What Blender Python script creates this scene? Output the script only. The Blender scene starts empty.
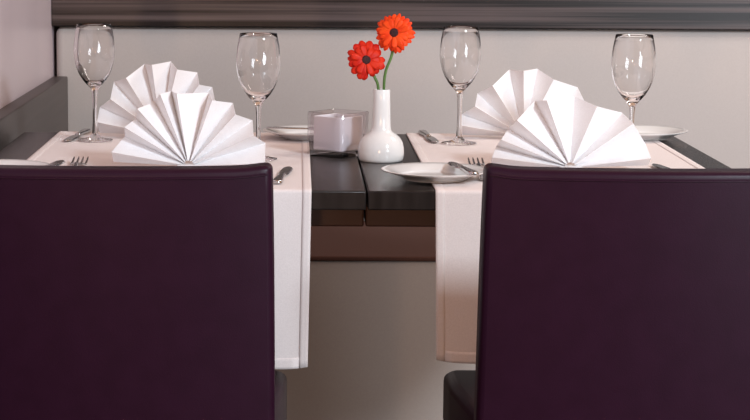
import bpy, bmesh, math, random
from mathutils import Vector, Matrix
random.seed(7)
PI = math.pi
SC = bpy.context.scene
COL = SC.collection

# ------------------------------------------------------------------ materials
def mat(name, color, rough=.5, metal=0., spec=.5, coat=0., sheen=0., trans=0., ior=1.45, color2=None,
        scale=(20, 20, 20), detail=4., bump=0., bump_scale=None, ramp=(.35, .65), wave=None):
    m = bpy.data.materials.new(name); m.use_nodes = True
    nt = m.node_tree; N = nt.nodes; L = nt.links
    b = N['Principled BSDF']
    b.inputs['Base Color'].default_value = (*color, 1)
    b.inputs['Roughness'].default_value = rough
    b.inputs['Metallic'].default_value = metal
    b.inputs['Specular IOR Level'].default_value = spec
    b.inputs['Coat Weight'].default_value = coat
    b.inputs['Coat Roughness'].default_value = .15
    b.inputs['Sheen Weight'].default_value = sheen
    b.inputs['Transmission Weight'].default_value = trans
    b.inputs['IOR'].default_value = ior
    tc = N.new('ShaderNodeTexCoord')
    if color2 is not None:
        mp = N.new('ShaderNodeMapping'); mp.inputs['Scale'].default_value = scale
        L.new(tc.outputs['Object'], mp.inputs['Vector'])
        nz = N.new('ShaderNodeTexNoise'); nz.inputs['Scale'].default_value = 1.; nz.inputs['Detail'].default_value = detail
        L.new(mp.outputs['Vector'], nz.inputs['Vector'])
        cr = N.new('ShaderNodeValToRGB')
        cr.color_ramp.elements[0].position = ramp[0]; cr.color_ramp.elements[0].color = (*color, 1)
        cr.color_ramp.elements[1].position = ramp[1]; cr.color_ramp.elements[1].color = (*color2, 1)
        L.new(nz.outputs['Fac'], cr.inputs['Fac'])
        L.new(cr.outputs['Color'], b.inputs['Base Color'])
    if bump:
        mp2 = N.new('ShaderNodeMapping'); mp2.inputs['Scale'].default_value = bump_scale or scale
        L.new(tc.outputs['Object'], mp2.inputs['Vector'])
        nb = N.new('ShaderNodeTexNoise'); nb.inputs['Scale'].default_value = 1.; nb.inputs['Detail'].default_value = 3.
        L.new(mp2.outputs['Vector'], nb.inputs['Vector'])
        bp = N.new('ShaderNodeBump'); bp.inputs['Strength'].default_value = bump; bp.inputs['Distance'].default_value = .002
        L.new(nb.outputs['Fac'], bp.inputs['Height'])
        L.new(bp.outputs['Normal'], b.inputs['Normal'])
    return m

M = {}
M['table'] = mat('dark_wood', (.011, .009, .009), .27, color2=(.022, .018, .0175), spec=.3, scale=(60, 2, 8), bump=.05, bump_scale=(120, 3, 20))
M['veneer'] = mat('striped_veneer', (.010, .006, .0055), .34, color2=(.10, .074, .072), spec=.35, scale=(.8, 2, 85), detail=3., ramp=(.43, .66), bump=.1, bump_scale=(.9, 1, 160))
M['ledge'] = mat('ledge_wood', (.058, .046, .043), .4, color2=(.078, .063, .058), scale=(6, 3, 60))
M['wallpaint'] = mat('pink_wall', (.60, .51, .54), .32, color2=(.66, .56, .585), scale=(1, 3, 1))
M['plaster'] = mat('plaster', (.62, .56, .52), .8, color2=(.66, .6, .56), scale=(5, 5, 5))
M['floor'] = mat('carpet', (.06, .045, .04), .95, color2=(.1, .08, .07), scale=(120, 120, 120))
M['uphol'] = mat('beige_upholstery', (.50, .455, .43), .75, color2=(.52, .475, .45), scale=(350, 350, 350), bump=.05, bump_scale=(700, 700, 700), sheen=.1)
M['uphol_base'] = mat('taupe_upholstery', (.40, .34, .305), .75, color2=(.42, .36, .32), scale=(350, 350, 350), bump=.05, bump_scale=(700, 700, 700))
M['uphol_seat'] = mat('table_shade_upholstery', (.070, .029, .020), .8, spec=.25, color2=(.082, .035, .025), scale=(350, 350, 350), bump=.12, bump_scale=(500, 500, 500))  # seat colour darkened and reddened for the shade under the tables
M['leather'] = mat('aubergine_leather', (.0185, .0036, .0125), .38, color2=(.021, .0043, .0145), scale=(30, 30, 30), bump=.07, bump_scale=(600, 600, 600), spec=.2)
M['legwood'] = mat('dark_leg_wood', (.03, .02, .017), .4, color2=(.05, .035, .03), scale=(40, 40, 4))
M['cloth'] = mat('cream_runner', (.78, .70, .68), .75, color2=(.83, .75, .73), scale=(500, 500, 500), bump=.1, bump_scale=(600, 600, 600), sheen=.15)
M['napkin'] = mat('white_linen', (.82, .81, .82), .8, color2=(.86, .85, .86), scale=(500, 500, 500), bump=.06, bump_scale=(700, 700, 700), sheen=.1)
M['porcelain'] = mat('white_porcelain', (.78, .78, .77), .12, color2=(.8, .8, .79), scale=(5, 5, 5), coat=.3)
M['steel'] = mat('cutlery_steel', (.55, .54, .54), .18, metal=1., color2=(.6, .59, .58), scale=(80, 80, 80))
M['railwood'] = mat('shade_toned_wood', (.10, .052, .040), .5, color2=(.125, .065, .05), scale=(3, 40, 40))  # wood tone matched to the shaded seat band behind the frame
M['darksteel'] = mat('pedestal_metal', (.03, .028, .027), .4, metal=.6, color2=(.04, .037, .035), scale=(20, 20, 20))
M['glass'] = mat('clear_glass', (.985, .98, .98), 0., trans=1., ior=1.47, color2=(1, .995, .99), scale=(3, 3, 3))
def thin_glass(name):
    m = bpy.data.materials.new(name); m.use_nodes = True; nt = m.node_tree; N = nt.nodes; L = nt.links
    N.remove(N['Principled BSDF'])
    t = N.new('ShaderNodeBsdfTransparent'); t.inputs['Color'].default_value = (.95, .93, .935, 1)
    g = N.new('ShaderNodeBsdfGlossy'); g.inputs['Roughness'].default_value = .02
    lw = N.new('ShaderNodeLayerWeight'); lw.inputs['Blend'].default_value = .5
    pw = N.new('ShaderNodeMath'); pw.operation = 'POWER'; pw.inputs[1].default_value = 3.; L.new(lw.outputs['Facing'], pw.inputs[0])
    fr = N.new('ShaderNodeMath'); fr.operation = 'MULTIPLY_ADD'; fr.inputs[1].default_value = .9; fr.inputs[2].default_value = .07; L.new(pw.outputs[0], fr.inputs[0])
    mx = N.new('ShaderNodeMixShader'); L.new(fr.outputs[0], mx.inputs[0]); L.new(t.outputs[0], mx.inputs[1]); L.new(g.outputs[0], mx.inputs[2])
    L.new(mx.outputs[0], N['Material Output'].inputs['Surface'])
    return m
M['thinglass'] = thin_glass('thin_clear_glass')
M['frost'] = mat('frosted_white_glass', (.82, .82, .87), .4, color2=(.85, .85, .90), scale=(15, 15, 15))
M['petal_o'] = mat('orange_red_petal', (.80, .042, .006), .5, spec=.2, color2=(.88, .085, .012), scale=(60, 60, 60))
M['petal_r'] = mat('red_petal', (.50, .010, .005), .5, spec=.2, color2=(.68, .032, .008), scale=(60, 60, 60))
M['disc'] = mat('dark_flower_eye', (.02, .006, .008), .8, color2=(.07, .015, .015), scale=(400, 400, 400), bump=.5, bump_scale=(900, 900, 900))
M['stem'] = mat('green_stem', (.07, .16, .03), .5, color2=(.10, .20, .045), scale=(60, 60, 20))
M['white_trim'] = mat('white_paint', (.7, .7, .7), .5, color2=(.74, .74, .74), scale=(8, 8, 8))

# ------------------------------------------------------------------ object helpers
def link_mesh(name, bm, m, parent=None, loc=(0, 0, 0), smooth=True, angle=40):
    bmesh.ops.recalc_face_normals(bm, faces=bm.faces[:])
    me = bpy.data.meshes.new(name); bm.to_mesh(me); bm.free()
    me.materials.append(m)
    o = bpy.data.objects.new(name, me); COL.objects.link(o)
    o.location = loc
    if smooth:
        for p in me.polygons: p.use_smooth = True
        me.set_sharp_from_angle(angle=math.radians(angle))
    if parent: o.parent = parent
    return o
def tag(o, label, cat, group=None):
    o['label'] = label; o['category'] = cat
    if group: o['group'] = group
    return o
def thing(name, label, cat, loc=(0, 0, 0), rz=0., group=None):
    o = bpy.data.objects.new(name, None); COL.objects.link(o)
    o.empty_display_size = .05
    o.location = loc; o.rotation_euler = (0, 0, rz)
    return tag(o, label, cat, group)
def struct(o):
    o['kind'] = 'structure'; return o
def dup(root, loc, rz, label):
    r = root.copy(); COL.objects.link(r); r.location = loc; r.rotation_euler = (0, 0, rz); r['label'] = label
    for ch in root.children:
        c = ch.copy(); COL.objects.link(c); c.parent = r
        for g in ch.children:
            d = g.copy(); COL.objects.link(d); d.parent = c
    return r
def bevel(o, w, seg=3, ang=35):
    b = o.modifiers.new('bevel', 'BEVEL'); b.width = w; b.segments = seg; b.limit_method = 'ANGLE'; b.angle_limit = math.radians(ang)
    return o
def solid(o, t, off=0.):
    s = o.modifiers.new('thickness', 'SOLIDIFY'); s.thickness = t; s.offset = off
    return o
def box(bm, x0, x1, y0, y1, z0, z1):
    v = [bm.verts.new((x, y, z)) for z in (z0, z1) for y in (y0, y1) for x in (x0, x1)]
    for f in ((0, 1, 3, 2), (4, 6, 7, 5), (0, 4, 5, 1), (2, 3, 7, 6), (0, 2, 6, 4), (1, 5, 7, 3)):
        bm.faces.new([v[i] for i in f])
def lathe(bm, prof, n=48, cap0=False, cap1=False):
    rings = []
    for r, z in prof:
        if r < 1e-5: rings.append([bm.verts.new((0, 0, z))])
        else: rings.append([bm.verts.new((r*math.cos(2*PI*k/n), r*math.sin(2*PI*k/n), z)) for k in range(n)])
    for a, b in zip(rings, rings[1:]):
        for k in range(n):
            k2 = (k+1) % n
            if len(a) == 1 and len(b) == 1: continue
            if len(a) == 1: bm.faces.new((a[0], b[k], b[k2]))
            elif len(b) == 1: bm.faces.new((a[k], a[k2], b[0]))
            else: bm.faces.new((a[k], a[k2], b[k2], b[k]))
    if cap0 and len(rings[0]) > 1: bm.faces.new(rings[0][::-1])
    if cap1 and len(rings[-1]) > 1: bm.faces.new(rings[-1])
def tube(bm, pts, rad, n=10):
    pts = [Vector(p) for p in pts]; rings = []
    for i, p in enumerate(pts):
        t = (pts[min(i+1, len(pts)-1)] - pts[max(i-1, 0)]).normalized()
        u = t.cross(Vector((0, 1, 0)))
        if u.length < .05: u = t.cross(Vector((1, 0, 0)))
        u.normalize(); w = t.cross(u)
        r = rad[i] if isinstance(rad, (list, tuple)) else rad
        rings.append([bm.verts.new(p + r*(u*math.cos(2*PI*k/n) + w*math.sin(2*PI*k/n))) for k in range(n)])
    for a, b in zip(rings, rings[1:]):
        for k in range(n): bm.faces.new((a[k], a[(k+1) % n], b[(k+1) % n], b[k]))
    bm.faces.new(rings[0][::-1]); bm.faces.new(rings[-1])
def spline(ctrl, n):
    c = [Vector(p) for p in ctrl]; c = [2*c[0]-c[1]] + c + [2*c[-1]-c[-2]]; out = []
    for i in range(1, len(c)-2):
        for k in range(n):
            t = k/n
            out.append(.5*((2*c[i]) + (c[i+1]-c[i-1])*t + (2*c[i-1]-5*c[i]+4*c[i+1]-c[i+2])*t*t + (3*c[i]-c[i-1]-3*c[i+1]+c[i+2])*t**3))
    out.append(c[-2]); return out

# ------------------------------------------------------------------ the room
def sbox(name, m, *b, bev=0.):
    bm = bmesh.new(); box(bm, *b); o = struct(link_mesh(name, bm, m, smooth=False))
    if bev: bevel(o, bev)
    return o
sbox('floor', M['floor'], -.60, 4.2, -2.6, 4.5, -.05, 0)
sbox('wall_left', M['wallpaint'], -.62, -.548, -2.6, 4.45, 0, 2.7)
sbox('wall_back', M['plaster'], -.548, 4.2, 4.42, 4.5, 0, 2.7)
o = sbox('trim_1', M['veneer'], -.5475, 4.2, 4.236, 4.4195, .9, 1.9, bev=.002)
o = sbox('trim_2', M['ledge'], -.5475, -.5145, -2.6, 4.249, 0, .788, bev=.003)

# ------------------------------------------------------------------ banquette along the back wall
bq = thing('banquette', 'long beige upholstered banquette against the back wall behind both tables', 'bench', (.9, 4.1, 0))
def bqp(name, m, x0, x1, y0, y1, z0, z1, bev, seg=4):
    bm = bmesh.new(); box(bm, x0-.9, x1-.9, y0-4.1, y1-4.1, z0, z1)
    return bevel(link_mesh(name, bm, m, bq), bev, seg)
bqp('backrest', M['uphol'], -.541, 4.1, 4.25, 4.4, .46, .898, .016)
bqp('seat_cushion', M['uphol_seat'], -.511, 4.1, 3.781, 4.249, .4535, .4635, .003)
bqp('base', M['uphol_base'], -.511, 4.1, 3.784, 4.4, .04, .453, .006)

# ------------------------------------------------------------------ two tables pushed together
def make_table(label, x0, x1):
    cx = (x0+x1)/2; cy = 3.056
    t = thing('dining_table', label, 'table', (cx, cy, 0), 0, 'dark wood tables pushed together')
    w = (x1-x0)/2; d = .379
    bm = bmesh.new(); box(bm, -w, w, -d, d, .7225, .75)
    bevel(link_mesh('tabletop', bm, M['table'], t), .002, 2)
    bm = bmesh.new(); box(bm, -w, w, -.30, .30, .686, .7225)  # frame deepened to carry the shade tone over the backrest's foot
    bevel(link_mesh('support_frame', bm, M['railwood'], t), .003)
    bm = bmesh.new(); lathe(bm, [(.035, .03), (.035, .687)], 32, True, True)
    link_mesh('pedestal_column', bm, M['darksteel'], t)
    bm = bmesh.new(); box(bm, -.2, .2, -.2, .2, 0, .014); 
    bevel(link_mesh('pedestal_base', bm, M['darksteel'], t), .004)
    bm = bmesh.new(); lathe(bm, [(.07, .014), (.06, .022), (.04, .032)], 32, True, True)
    link_mesh('pedestal_collar', bm, M['darksteel'], t)
    return t
make_table('dark wood table on the left, along the wall ledge, under the cool white runner', -.497, .0983)
make_table('dark wood table on the right, under the white plate and the pinkish runner', .1007, .683)

# ------------------------------------------------------------------ table runners
TZ = .75; YF = 2.677; YB = 3.435
def runner_surface(x0, x1, drop, seed, lift=0., sgn=1):
    """returns f(u across 0..1, s along 0..1) -> point; s=0 bottom of the front drop, s=1 bottom of the rear drop"""
    r = .004; e = .0012 + lift
    flat = (YB - YF); rear = .12
    arc = PI/2*(r+e)
    segs = [drop, arc, flat-2*r, arc, rear]; tot = sum(segs)
    def f(u, s):
        L = s*tot; x = x0 + (x1-x0)*u
        if L < segs[0]:
            h = (segs[0]-L)                       # distance under the bend
            k = h/drop
            wv = .006*k*math.sin(u*9+seed) + .004*k*math.sin(u*17+seed*2)
            y = YF - e + min(0, -.002*k*3) + wv*.8 - .004*k
            xx = x0 + (x1-x0)*(.5 + (u-.5)*(1-.018*k))
            z = TZ - r - h*(1 + .012*math.sin(u*6+seed))
            z += k*.009*(math.exp(-u*(x1-x0)/.035) + math.exp(-(1-u)*(x1-x0)/.035))   # the corners hang a little shorter
            return Vector((xx, y, z))
        L -= segs[0]
        if L < segs[1]:
            a = L/(r+e); return Vector((x, YF + r - (r+e)*math.cos(a), TZ - r + (r+e)*math.sin(a)))
        L -= segs[1]
        if L < segs[2]: return Vector((x, YF + r + L, TZ + e))
        L -= segs[2]
        if L < segs[3]:
            a = L/(r+e); return Vector((x, YB - r + (r+e)*math.sin(a), TZ - r + (r+e)*math.cos(a)))
        L -= segs[3]
        return Vector((x, YB + e, TZ - r - L))
    marks = [0.]
    for q in segs: marks.append(marks[-1] + q/tot)
    return f, marks, tot
def strip(bm, f, us, ss):
    g = [[bm.verts.new(f(u, s)) for u in us] for s in ss]
    for a, b in zip(g, g[1:]):
        for k in range(len(us)-1): bm.faces.new((a[k], a[k+1], b[k+1], b[k]))
def lin(a, b, n): return [a + (b-a)*k/n for k in range(n+1)]
def make_runner(label, x0, x1, drop, seed):
    f, mk, tot = runner_surface(x0, x1, drop, seed)
    ss = lin(mk[0], mk[1], 24)[:-1] + lin(mk[1], mk[2], 6)[:-1] + lin(mk[2], mk[3], 24)[:-1] + lin(mk[3], mk[4], 6)[:-1] + lin(mk[4], .9999, 8)
    bm = bmesh.new(); strip(bm, f, lin(0, 1, 40), ss)
    o = solid(link_mesh('table_runner', bm, M['cloth'], angle=80), .0012)
    tag(o, label, 'table runner', 'runners across the tables')
    # folded hem: both long sides and the front end
    f2, _, _ = runner_surface(x0, x1, drop, seed, lift=.0006)
    hw = .013/(x1-x0); hs = .016/tot
    bm = bmesh.new()
    strip(bm, f2, lin(0, hw, 3), ss); strip(bm, f2, lin(1-hw, 1, 3), ss)
    strip(bm, f2, lin(hw, 1-hw, 36), lin(0, hs, 4))
    h = solid(link_mesh('hem', bm, M['cloth'], o, angle=80), .0012)
    return o
make_runner('cream cloth runner on the left table, hanging beside the left chair', -.431, .0205, .257, .6)
make_runner('cream cloth runner on the right table, hanging beside the right chair', .197, .636, .245, 2.2)
CZ = TZ + .0030      # top of the runner cloth

# ------------------------------------------------------------------ chairs
def make_chair(label, cx, cy):
    t = thing('dining_chair', label, 'chair', (cx, cy, 0), 0, 'aubergine chairs in front of the tables')
    # local: back of the chair towards -y (the camera), seat towards +y
    def back_sheet(s, h):         # s -1..1 across, h 0..1 up -> x, y of the rear face
        w = .2285 - .0125*h - .003*math.cos(PI*h)
        x = s*w
        y = -.215 + .022*(s*s) + .03*(1-h)
        z = .36 + h*(.823-.36) + .004*math.exp(-((abs(s)-1)/.12)**2)*h
        return Vector((x, y, z))
    bm = bmesh.new(); nx, nz, th = 28, 14, .046
    A = [[bm.verts.new(back_sheet(-1+2*i/nx, j/nz)) for i in range(nx+1)] for j in range(nz+1)]
    B = [[bm.verts.new(back_sheet(-1+2*i/nx, j/nz) + Vector((0, th, 0))) for i in range(nx+1)] for j in range(nz+1)]
    for j in range(nz):
        for i in range(nx):
            bm.faces.new((A[j][i], A[j][i+1], A[j+1][i+1], A[j+1][i])); bm.faces.new((B[j][i+1], B[j][i], B[j+1][i], B[j+1][i+1]))
    for i in range(nx):
        bm.faces.new((A[nz][i], A[nz][i+1], B[nz][i+1], B[nz][i])); bm.faces.new((A[0][i+1], A[0][i], B[0][i], B[0][i+1]))
    for j in range(nz):
        bm.faces.new((A[j][0], A[j+1][0], B[j+1][0], B[j][0])); bm.faces.new((A[j+1][nx], A[j][nx], B[j][nx], B[j+1][nx]))
    bk = bevel(link_mesh('backrest', bm, M['leather'], t, angle=60), .009, 4, 50)
    # stitched seams along the top and side edges of the rear face
    bm = bmesh.new()
    path = [back_sheet(s, .975) for s in lin(-.975, .975, 30)]
    tube(bm, [p + Vector((0, -.0004, 0)) for p in path], .0012, 6)
    link_mesh('seam', bm, M['leather'], bk)
    # seat, wider in front
    bm = bmesh.new()
    prof = [(-.150, .182), (-.02, .216), (.12, .233), (.205, .2365), (.225, .226)]
    low = [bm.verts.new((sx*w, y, .385)) for sx in (-1,) for y, w in prof] + [bm.verts.new((w, y, .385)) for y, w in prof[::-1]]
    up = [bm.verts.new((v.co.x, v.co.y, .470)) for v in low]
    n = len(low)
    bm.faces.new(low[::-1]); bm.faces.new(up)
    for k in range(n): bm.faces.new((low[k], low[(k+1) % n], up[(k+1) % n], up[k]))
    bevel(link_mesh('seat', bm, M['leather'], t), .014, 4, 50)
    for sx in (-1, 1):
        for y, top in ((.185, .386), (-.13, .386)):
            bm = bmesh.new(); x = sx*(.185 if y > 0 else .145); q = .019
            v0 = [bm.verts.new((x+a*.014, y+b*.014 - (.05 if y < 0 else 0), 0)) for a, b in ((-1, -1), (1, -1), (1, 1), (-1, 1))]
            v1 = [bm.verts.new((x+a*q, y+b*q, top)) for a, b in ((-1, -1), (1, -1), (1, 1), (-1, 1))]
            bm.faces.new(v0[::-1]); bm.faces.new(v1)
            for k in range(4): bm.faces.new((v0[k], v0[(k+1) % 4], v1[(k+1) % 4], v1[k]))
            bevel(link_mesh('leg', bm, M['legwood'], t), .003, 2)
    return t
make_chair('aubergine leather dining chair with its back to us, left of the vase', -.2500, 2.545)
make_chair('aubergine leather dining chair with its back to us, right of the vase', .4555, 2.550)

# ------------------------------------------------------------------ fan-folded napkins
def make_napkin(label, x, y, folds, scale, depth, rz=0., lean=.08):
    """folds: (angle in degrees, radius in pixels at the napkin's depth); they alternate mountain / valley"""
    bm = bmesh.new(); rows = []
    for i, (a, r) in enumerate(folds):
        d = (-1 if i % 2 else 1)*depth
        R = r*scale; ar = math.radians(a); row = []
        for t in (0.07, .3, .55, .8, 1.):
            q = R*t
            dd = d*(.12 + .88*t)
            row.append(bm.verts.new((q*math.cos(ar), dd + lean*q*math.sin(ar), max(.0035, q*math.sin(ar)+.004))))
        rows.append(row)
    for a, b in zip(rows, rows[1:]):
        for k in range(4): bm.faces.new((a[k], a[k+1], b[k+1], b[k]))
    o = link_mesh('folded_napkin', bm, M['napkin'], smooth=False)
    o.location = (x, y, CZ); o.rotation_euler = (0, 0, rz)
    solid(o, .0022); bevel(o, .0006, 2, 25)
    tag(o, label, 'napkin', 'fan-folded napkins at the settings')
    # the gathered band at the foot that keeps the fan upright
    bm = bmesh.new()
    box(bm, -.018, .018, -.010, .022, 0., .006)
    bevel(link_mesh('folded_foot', bm, M['napkin'], o), .002)
    return o
FL = [(178, 77), (169, 78), (157, 71), (148, 75), (139.6, 71), (131, 77), (119, 72), (111, 78), (104, 76), (98.6, 74), (74.5, 75), (70, 71), (54.6, 76), (48, 71), (35, 78), (26, 73), (15.8, 80), (3, 77)]
FR = [(180, 79), (172, 81), (165, 76), (158, 77), (149, 72), (139, 74), (118, 74), (111, 73), (86, 70), (69, 67), (45, 76), (37, 76), (16, 81), (8, 80), (1, 81)]
BL = [(179, 62), (168, 64), (157, 67), (144, 61), (133, 70), (121, 66), (104, 71), (97, 70), (83, 72), (76, 67), (60, 70), (53, 63), (43, 68), (34, 64), (22, 67), (12, 64), (2, 66)]
BR = [(180, 64), (170, 64), (162, 64), (149, 58), (138, 61), (123, 60), (102, 66), (92, 65), (78, 67), (64, 63), (41, 72), (30, 68), (16, 70), (2, 70)]
make_napkin('white fan-folded napkin on the left table, the nearer one behind the left chair', -.167, 2.90, FL, 1/655, .019)
make_napkin('white fan-folded napkin on the right table, the nearer one behind the right chair', .4205, 2.905, FR, 1/655, .020)
make_napkin('white fan-folded napkin at the rear of the left table, beside the leftmost glass', -.240, 3.335, BL, 1/560, .019)
make_napkin('white fan-folded napkin at the rear of the right table, partly behind the nearer fan', .401, 3.350, BR, 1/560, .020)

# ------------------------------------------------------------------ wine glasses
def make_glass(label, x, y, rz=0.):
    t = thing('wine_glass', label, 'wine glass', (x, y, CZ), rz, 'wine glasses on the tables')
    foot = [(0, 0), (.029, 0), (.0305, .0008), (.0300, .0018), (.020, .0032), (.010, .0062), (.0052, .012)]
    stem = [(.0052, .012), (.0040, .030), (.0036, .055), (.0040, .075), (.0052, .086)]
    outer = [(.0052, .086), (.0075, .0905), (.0130, .0965), (.0200, .1045), (.0265, .1150), (.0315, .1270), (.0345, .1400), (.0357, .1520), (.0352, .1660), (.0333, .1810), (.0310, .1930), (.0295, .2005)]
    inner = [(.0290, .2010), (.0283, .2005), (.0298, .1930), (.0321, .1810), (.0340, .1660), (.0345, .1520), (.0333, .1400), (.0301, .1270), (.0249, .1155), (.0180, .1060), (.0105, .0995), (.004, .0972), (0, .0968)]
    for nm, pr in (('foot', foot), ('stem', stem), ('bowl', outer+inner)):
        bm = bmesh.new(); lathe(bm, pr, 56)
        link_mesh(nm, bm, M['glass'], t, angle=70)
    return t
g = make_glass('empty stemmed wine glass nearest the left wall, beside the rear left napkin', -.351, 3.28)
dup(g, (-.0625, 3.021, CZ), 0, 'empty stemmed wine glass just right of the front left napkin')
dup(g, (.279, 3.263, CZ), 0, 'empty stemmed wine glass between the flower vase and the rear right napkin')
dup(g, (.537, 3.04, CZ), 0, 'empty stemmed wine glass farthest right, behind the front right napkin')

# ------------------------------------------------------------------ bread plates
def make_plate(label, x, y, z):
    t = thing('bread_plate', label, 'plate', (x, y, z), 0, 'bread plates at the settings')
    bm = bmesh.new(); lathe(bm, [(0, .0035), (.046, .0035), (.050, .0045), (.052, .0065), (.052, .0042), (.049, .0022), (.044, .0015), (0, .0015)], 64)
    link_mesh('well', bm, M['porcelain'], t, angle=50)
    bm = bmesh.new(); lathe(bm, [(.052, .0065), (.060, .0100), (.072, .0135), (.0785, .0152), (.0797, .0146), (.0790, .0132), (.072, .0110), (.060, .0074), (.052, .0042)], 64)
    link_mesh('rim', bm, M['porcelain'], t, angle=60)
    bm = bmesh.new(); lathe(bm, [(.042, .0022), (.042, 0), (.045, 0), (.047, .0026)], 64)
    link_mesh('foot_ring', bm, M['porcelain'], t)
    return t
p = make_plate('white bread plate overhanging the bare wood in front of the vase', .204, 2.790, CZ)
dup(p, (-.445, 2.80, CZ), 0, 'white bread plate at far left, mostly hidden behind the left chair')
dup(p, (.020, 3.335, CZ), 0, 'white bread plate partly behind the glass cube candle holder')
dup(p, (.614, 3.365, CZ), 0, 'white bread plate at the right rear corner behind the rightmost glass')

# ------------------------------------------------------------------ cutlery
def flat_outline(bm, pts, t, arch=None):
    """pts: (y, half width) along the length; thickness t; arch(y) lifts"""
    L = []
    for y, w in pts:
        z = arch(y) if arch else 0.
        L.append([bm.verts.new((-w, y, z)), bm.verts.new((w, y, z)), bm.verts.new((w*.8, y, z+t)), bm.verts.new((-w*.8, y, z+t))])
    for a, b in zip(L, L[1:]):
        for k in range(4): bm.faces.new((a[k], a[(k+1) % 4], b[(k+1) % 4], b[k]))
    bm.faces.new(L[0][::-1]); bm.faces.new(L[-1])
def make_knife(label, loc, rz, length=.21, group='table knives', tilt=0., name='table_knife'):
    t = thing(name, label, 'knife', loc, rz, group); t.rotation_euler = (tilt, 0, rz)
    h = length*.5
    bm = bmesh.new(); flat_outline(bm, [(-h, .004), (-h+.004, .0085), (-h+.02, .0085), (-.02, .0052), (-.004, .0055)], .0055)
    bevel(link_mesh('handle', bm, M['steel'], t), .0015, 2)
    bm = bmesh.new(); flat_outline(bm, [(-.004, .0050), (.008, .0085), (h*.5, .0095), (h*.85, .0082), (h*.96, .0045), (h, .0012)], .0018, lambda y: .0015)
    bevel(link_mesh('blade', bm, M['steel'], t), .0004, 1)
    return t
def make_fork(label, loc, rz):
    t = thing('dinner_fork', label, 'fork', loc, rz, 'dinner forks at the settings')
    arch = lambda y: .001 + .006*math.exp(-((y-.035)/.02)**2) + (  .003*max(0, (y-.075)/.03)**1.5 if y > .075 else 0)
    bm = bmesh.new(); flat_outline(bm, [(-.10, .004), (-.096, .0085), (-.08, .0088), (-.03, .0048), (.02, .0034), (.04, .0042)], .003, arch)
    h = bevel(link_mesh('handle', bm, M['steel'], t), .001, 2)
    bm = bmesh.new(); flat_outline(bm, [(.04, .0042), (.048, .0100), (.058, .0128), (.064, .0128)], .0024, arch)
    bevel(link_mesh('neck', bm, M['steel'], t), .0006, 1)
    for k in range(4):
        xo = -.0108 + .0072*k
        bm = bmesh.new(); flat_outline(bm, [(y, w) for y, w in ((.064, .0021), (.085, .0019), (.110, .0016), (.119, .0009))], .0022, arch)
        bmesh.ops.translate(bm, verts=bm.verts[:], vec=(xo, 0, 0))
        link_mesh('tine', bm, M['steel'], t)
    return t
def aim(a, b):  # heading so that local +y runs from a to b
    return math.atan2(-(b[0]-a[0]), b[1]-a[1])
make_fork('steel fork with tines showing above the left chair, beside the left napkin', (-.338, 2.855, CZ), .02)
make_fork('steel fork with tines showing behind the right end of the near plate', (.279, 2.868, CZ), -.02)
def knife_between(label, a, b, z, **kw):
    dx, dy = b[0]-a[0], b[1]-a[1]
    return make_knife(label, ((a[0]+b[0])/2, (a[1]+b[1])/2, z), aim(a, b), length=math.hypot(dx, dy), **kw)
knife_between('steel table knife lying on the runner right beside the left chair top', (-.030, 2.725), (-.013, 2.905), CZ)
knife_between('steel table knife whose tip just shows above the right chair back', (.588, 2.765), (.560, 2.965), CZ)
knife_between('steel table knife lying at the foot of the leftmost wine glass', (-.380, 3.425), (-.398, 3.250), CZ)
knife_between('steel table knife left of the wine glass beside the vase', (.226, 3.43), (.239, 3.26), CZ)
BK = dict(group='butter knives resting on bread plates', name='butter_knife')
knife_between('steel butter knife resting on the plate in front of the vase', (.256, 2.715), (.232, 2.855), CZ+.0148, **BK)
knife_between('steel butter knife resting on the plate at far left above the chair', (-.374, 2.70), (-.355, 2.85), CZ+.0148, **BK)
knife_between('steel butter knife resting on the plate behind the candle holder', (.085, 3.315), (-.055, 3.345), CZ+.0148, **BK)

# ------------------------------------------------------------------ cube candle holder
ch = thing('candle_holder', 'square clear glass candle holder with a frosted white inside beside the vase', 'candle holder', (.067, 3.104, TZ), math.radians(51))
bm = bmesh.new()
def sq(h, r, z, n=5):
    out = []
    for cx, cy, a0 in ((h-r, h-r, 0), (-h+r, h-r, 90), (-h+r, -h+r, 180), (h-r, -h+r, 270)):
        for k in range(n):
            a = math.radians(a0 + 90*k/(n-1)); out.append((cx+r*math.cos(a), cy+r*math.sin(a), z))
    return out
def loft(bm, loops, cap0=True, cap1=True):
    R = [[bm.verts.new(p) for p in l] for l in loops]; n = len(R[0])
    for a, b in zip(R, R[1:]):
        for k in range(n): bm.faces.new((a[k], a[(k+1) % n], b[(k+1) % n], b[k]))
    if cap0: bm.faces.new(R[0][::-1])
    if cap1: bm.faces.new(R[-1])
H = .0378
loft(bm, [sq(H-.002, .006, 0), sq(H, .007, .002), sq(H, .007, .0705), sq(H-.0008, .0065, .072), sq(H-.0032, .005, .072), sq(H-.004, .0045, .0708), sq(H-.004, .0045, .0095)])
link_mesh('glass_shell', bm, M['thinglass'], ch, angle=35)
bm = bmesh.new()
h2 = H-.0076
loft(bm, [sq(h2-.001, .004, .0102), sq(h2, .005, .0115), sq(h2, .005, .0645), sq(h2-.0008, .005, .0655), sq(h2-.0022, .004, .0655), sq(h2-.003, .004, .0645), sq(h2-.003, .004, .020)])
link_mesh('frosted_liner', bm, M['frost'], ch, angle=35)

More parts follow.
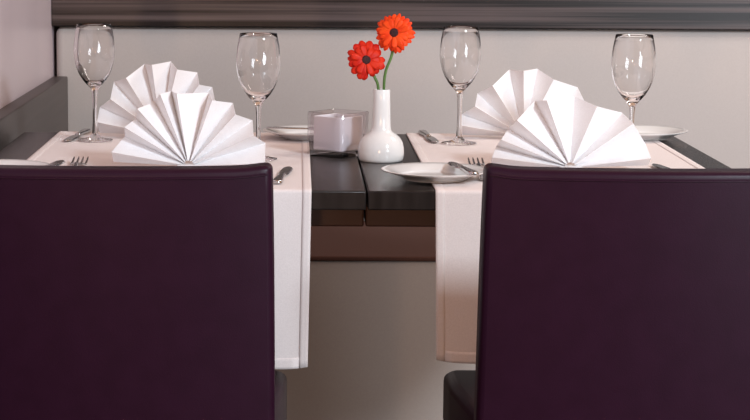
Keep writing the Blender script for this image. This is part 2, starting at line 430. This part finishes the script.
# ------------------------------------------------------------------ vase and gerberas
VX, VY = .1345, 3.035
bm = bmesh.new()
vp = [(0, 0), (.0325, 0), (.0348, .0010), (.0362, .005), (.0371, .012), (.0367, .021), (.0345, .0305), (.0300, .0380), (.0240, .0432), (.0185, .0466), (.0160, .0495), (.0149, .056), (.0144, .075), (.0138, .100), (.0136, .1130), (.0128, .1150), (.0116, .1145), (.0114, .100), (.0116, .06), (.010, .05), (0, .048)]
lathe(bm, vp, 64)
v = link_mesh('bud_vase', bm, M['porcelain'], None, (VX, VY, TZ), angle=50)
tag(v, 'white porcelain bottle vase holding two flowers, between the tables', 'vase')

def petal_bm(length, width, curl, droop, twist):
    bm = bmesh.new(); rows = []
    nl = 7
    for i in range(nl+1):
        t = i/nl
        w = width*(.35 + .65*math.sin(min(1, t*1.25)*PI/2)) * (1 if t < .8 else math.sqrt(max(0.03, 1-((t-.8)/.21)**2)))
        r = .004 + length*t
        z = curl*math.sin(t*PI)*.5 - droop*t*t
        rows.append([bm.verts.new((s*w, r, z - abs(s)*.0005 + s*twist*t)) for s in (-1, -.5, 0, .5, 1)])
    for a, b in zip(rows, rows[1:]):
        for k in range(4): bm.faces.new((a[k], a[k+1], b[k+1], b[k]))
    return bm
def make_gerbera(label, center, normal, radius, petal_mat, stem_pts, seed, n_out, n_in, pw):
    rnd = random.Random(seed)
    t = thing('gerbera', label, 'flower', stem_pts[0], 0)
    base = Vector(stem_pts[0])
    bm = bmesh.new(); sp = spline([Vector(p)-base for p in stem_pts], 8)
    tube(bm, sp, [.0021 + .0004*(i/len(sp)) for i in range(len(sp))], 10)
    link_mesh('stem', bm, M['stem'], t)
    # bloom: the dark eye with a green cup behind it; each petal is a mesh of its own
    bm = bmesh.new(); lathe(bm, [(0, .0040), (.0030, .0043), (.0055, .0036), (.0072, .0018), (.0074, -.001), (.006, -.003)], 28)
    b = link_mesh('flower_eye', bm, M['disc'], t)
    q = Vector(normal).normalized().to_track_quat('Z', 'Y')
    b.rotation_mode = 'QUATERNION'; b.rotation_quaternion = q; b.location = Vector(center)-base
    bm = bmesh.new(); lathe(bm, [(.0075, -.0018), (.0072, -.004), (.005, -.007), (.0026, -.0085), (0, -.0088)], 20)
    link_mesh('calyx', bm, M['stem'], b)
    for ring, (n, ln, dz, dr) in enumerate(((n_out, radius-.004, -.0012, .0035), (n_in, radius*.80-.004, .0008, .0005))):
        a0 = rnd.random()
        for k in range(n):
            a = 2*PI*(k + a0 + rnd.uniform(-.22, .22))/n
            L = ln*rnd.uniform(.9, 1.06)
            pb = petal_bm(L, pw*rnd.uniform(.9, 1.15), .003, dr + rnd.uniform(-.003, .003), rnd.uniform(-.0016, .0016))
            bmesh.ops.rotate(pb, verts=pb.verts[:], cent=(0, 0, 0), matrix=Matrix.Rotation(a, 3, 'Z'))
            bmesh.ops.translate(pb, verts=pb.verts[:], vec=(0, 0, dz + rnd.uniform(-.0008, .0008)))
            solid(link_mesh('petal', pb, petal_mat, b, angle=80), .0005)
    return t
zr = TZ + .0495
make_gerbera('open orange-red gerbera, the taller of the two flowers in the vase', (.153, 3.028, .9555), (-.24, -1, .16), .0315, M['petal_o'],
             [(VX+.004, VY+.003, zr), (VX+.0035, VY, TZ+.1150), (VX+.0060, VY, .893), (VX+.0155, VY+.001, .920), (.1555, 3.0365, .9540)], 3, 24, 18, .0041)
make_gerbera('deeper red gerbera, the lower of the two flowers, leaning left', (.1085, 3.022, .9125), (.14, -1, .20), .0310, M['petal_r'],
             [(VX-.003, VY-.003, zr), (VX-.0055, VY-.002, TZ+.1150), (VX-.011, VY-.002, .883), (VX-.019, VY-.002, .898), (.1075, 3.0305, .9105)], 11, 15, 11, .0058)

# ------------------------------------------------------------------ camera
cam = bpy.data.cameras.new('camera'); co = bpy.data.objects.new('camera', cam); COL.objects.link(co)
cam.sensor_width = 36; cam.lens = 1900/750*36; cam.shift_x = (375-297)/750
th = math.atan(283/1900)
co.location = (0, 0, 1.121)
co.rotation_euler = (Matrix.Rotation(PI/2 - th, 3, 'X') @ Matrix.Rotation(math.radians(.3), 3, 'Z')).to_euler()
cam.clip_start = .05
SC.camera = co

# ------------------------------------------------------------------ light
def area(name, loc, target, sx, sy, energy, color):
    l = bpy.data.lights.new(name, 'AREA'); l.shape = 'RECTANGLE'; l.size = sx; l.size_y = sy; l.energy = energy; l.color = color
    o = bpy.data.objects.new(name, l); COL.objects.link(o); o.location = loc
    o.rotation_euler = (Vector(target)-Vector(loc)).to_track_quat('-Z', 'Z').to_euler()
    return o
area('key_light', (2.3, -.5, 2.7), (.2, 3.0, .75), .42, .55, 138, (.78, .90, 1.))  # lamp-like key source, set from the direction of the cast shadows
area('side_window', (2.75, -1.5, .95), (.3, 3.4, .5), 1.3, 1.5, 85, (.80, .90, 1.))
area('backrest_downlight', (1.5, 3.4, 2.2), (.9, 4.2, .6), .5, .5, 18, (1., .94, .90))  # unseen ceiling downlight, added to brighten the backrest towards the right
area('warm_fill', (-.6, -.5, .95), (.22, 3.0, .5), .25, .25, 40, (1., .60, .36))  # unseen fill, added to warm the right runner and lift the bench base
w = bpy.data.worlds.new('room_ambience'); SC.world = w; w.use_nodes = True
w.node_tree.nodes['Background'].inputs[0].default_value = (1., .57, .36, 1)
w.node_tree.nodes['Background'].inputs[1].default_value = .50

SC.view_settings.view_transform = 'Standard'; SC.view_settings.look = 'None'
SC.view_settings.gamma = 1; SC.view_settings.use_curve_mapping = False
SC.view_settings.exposure = 0.
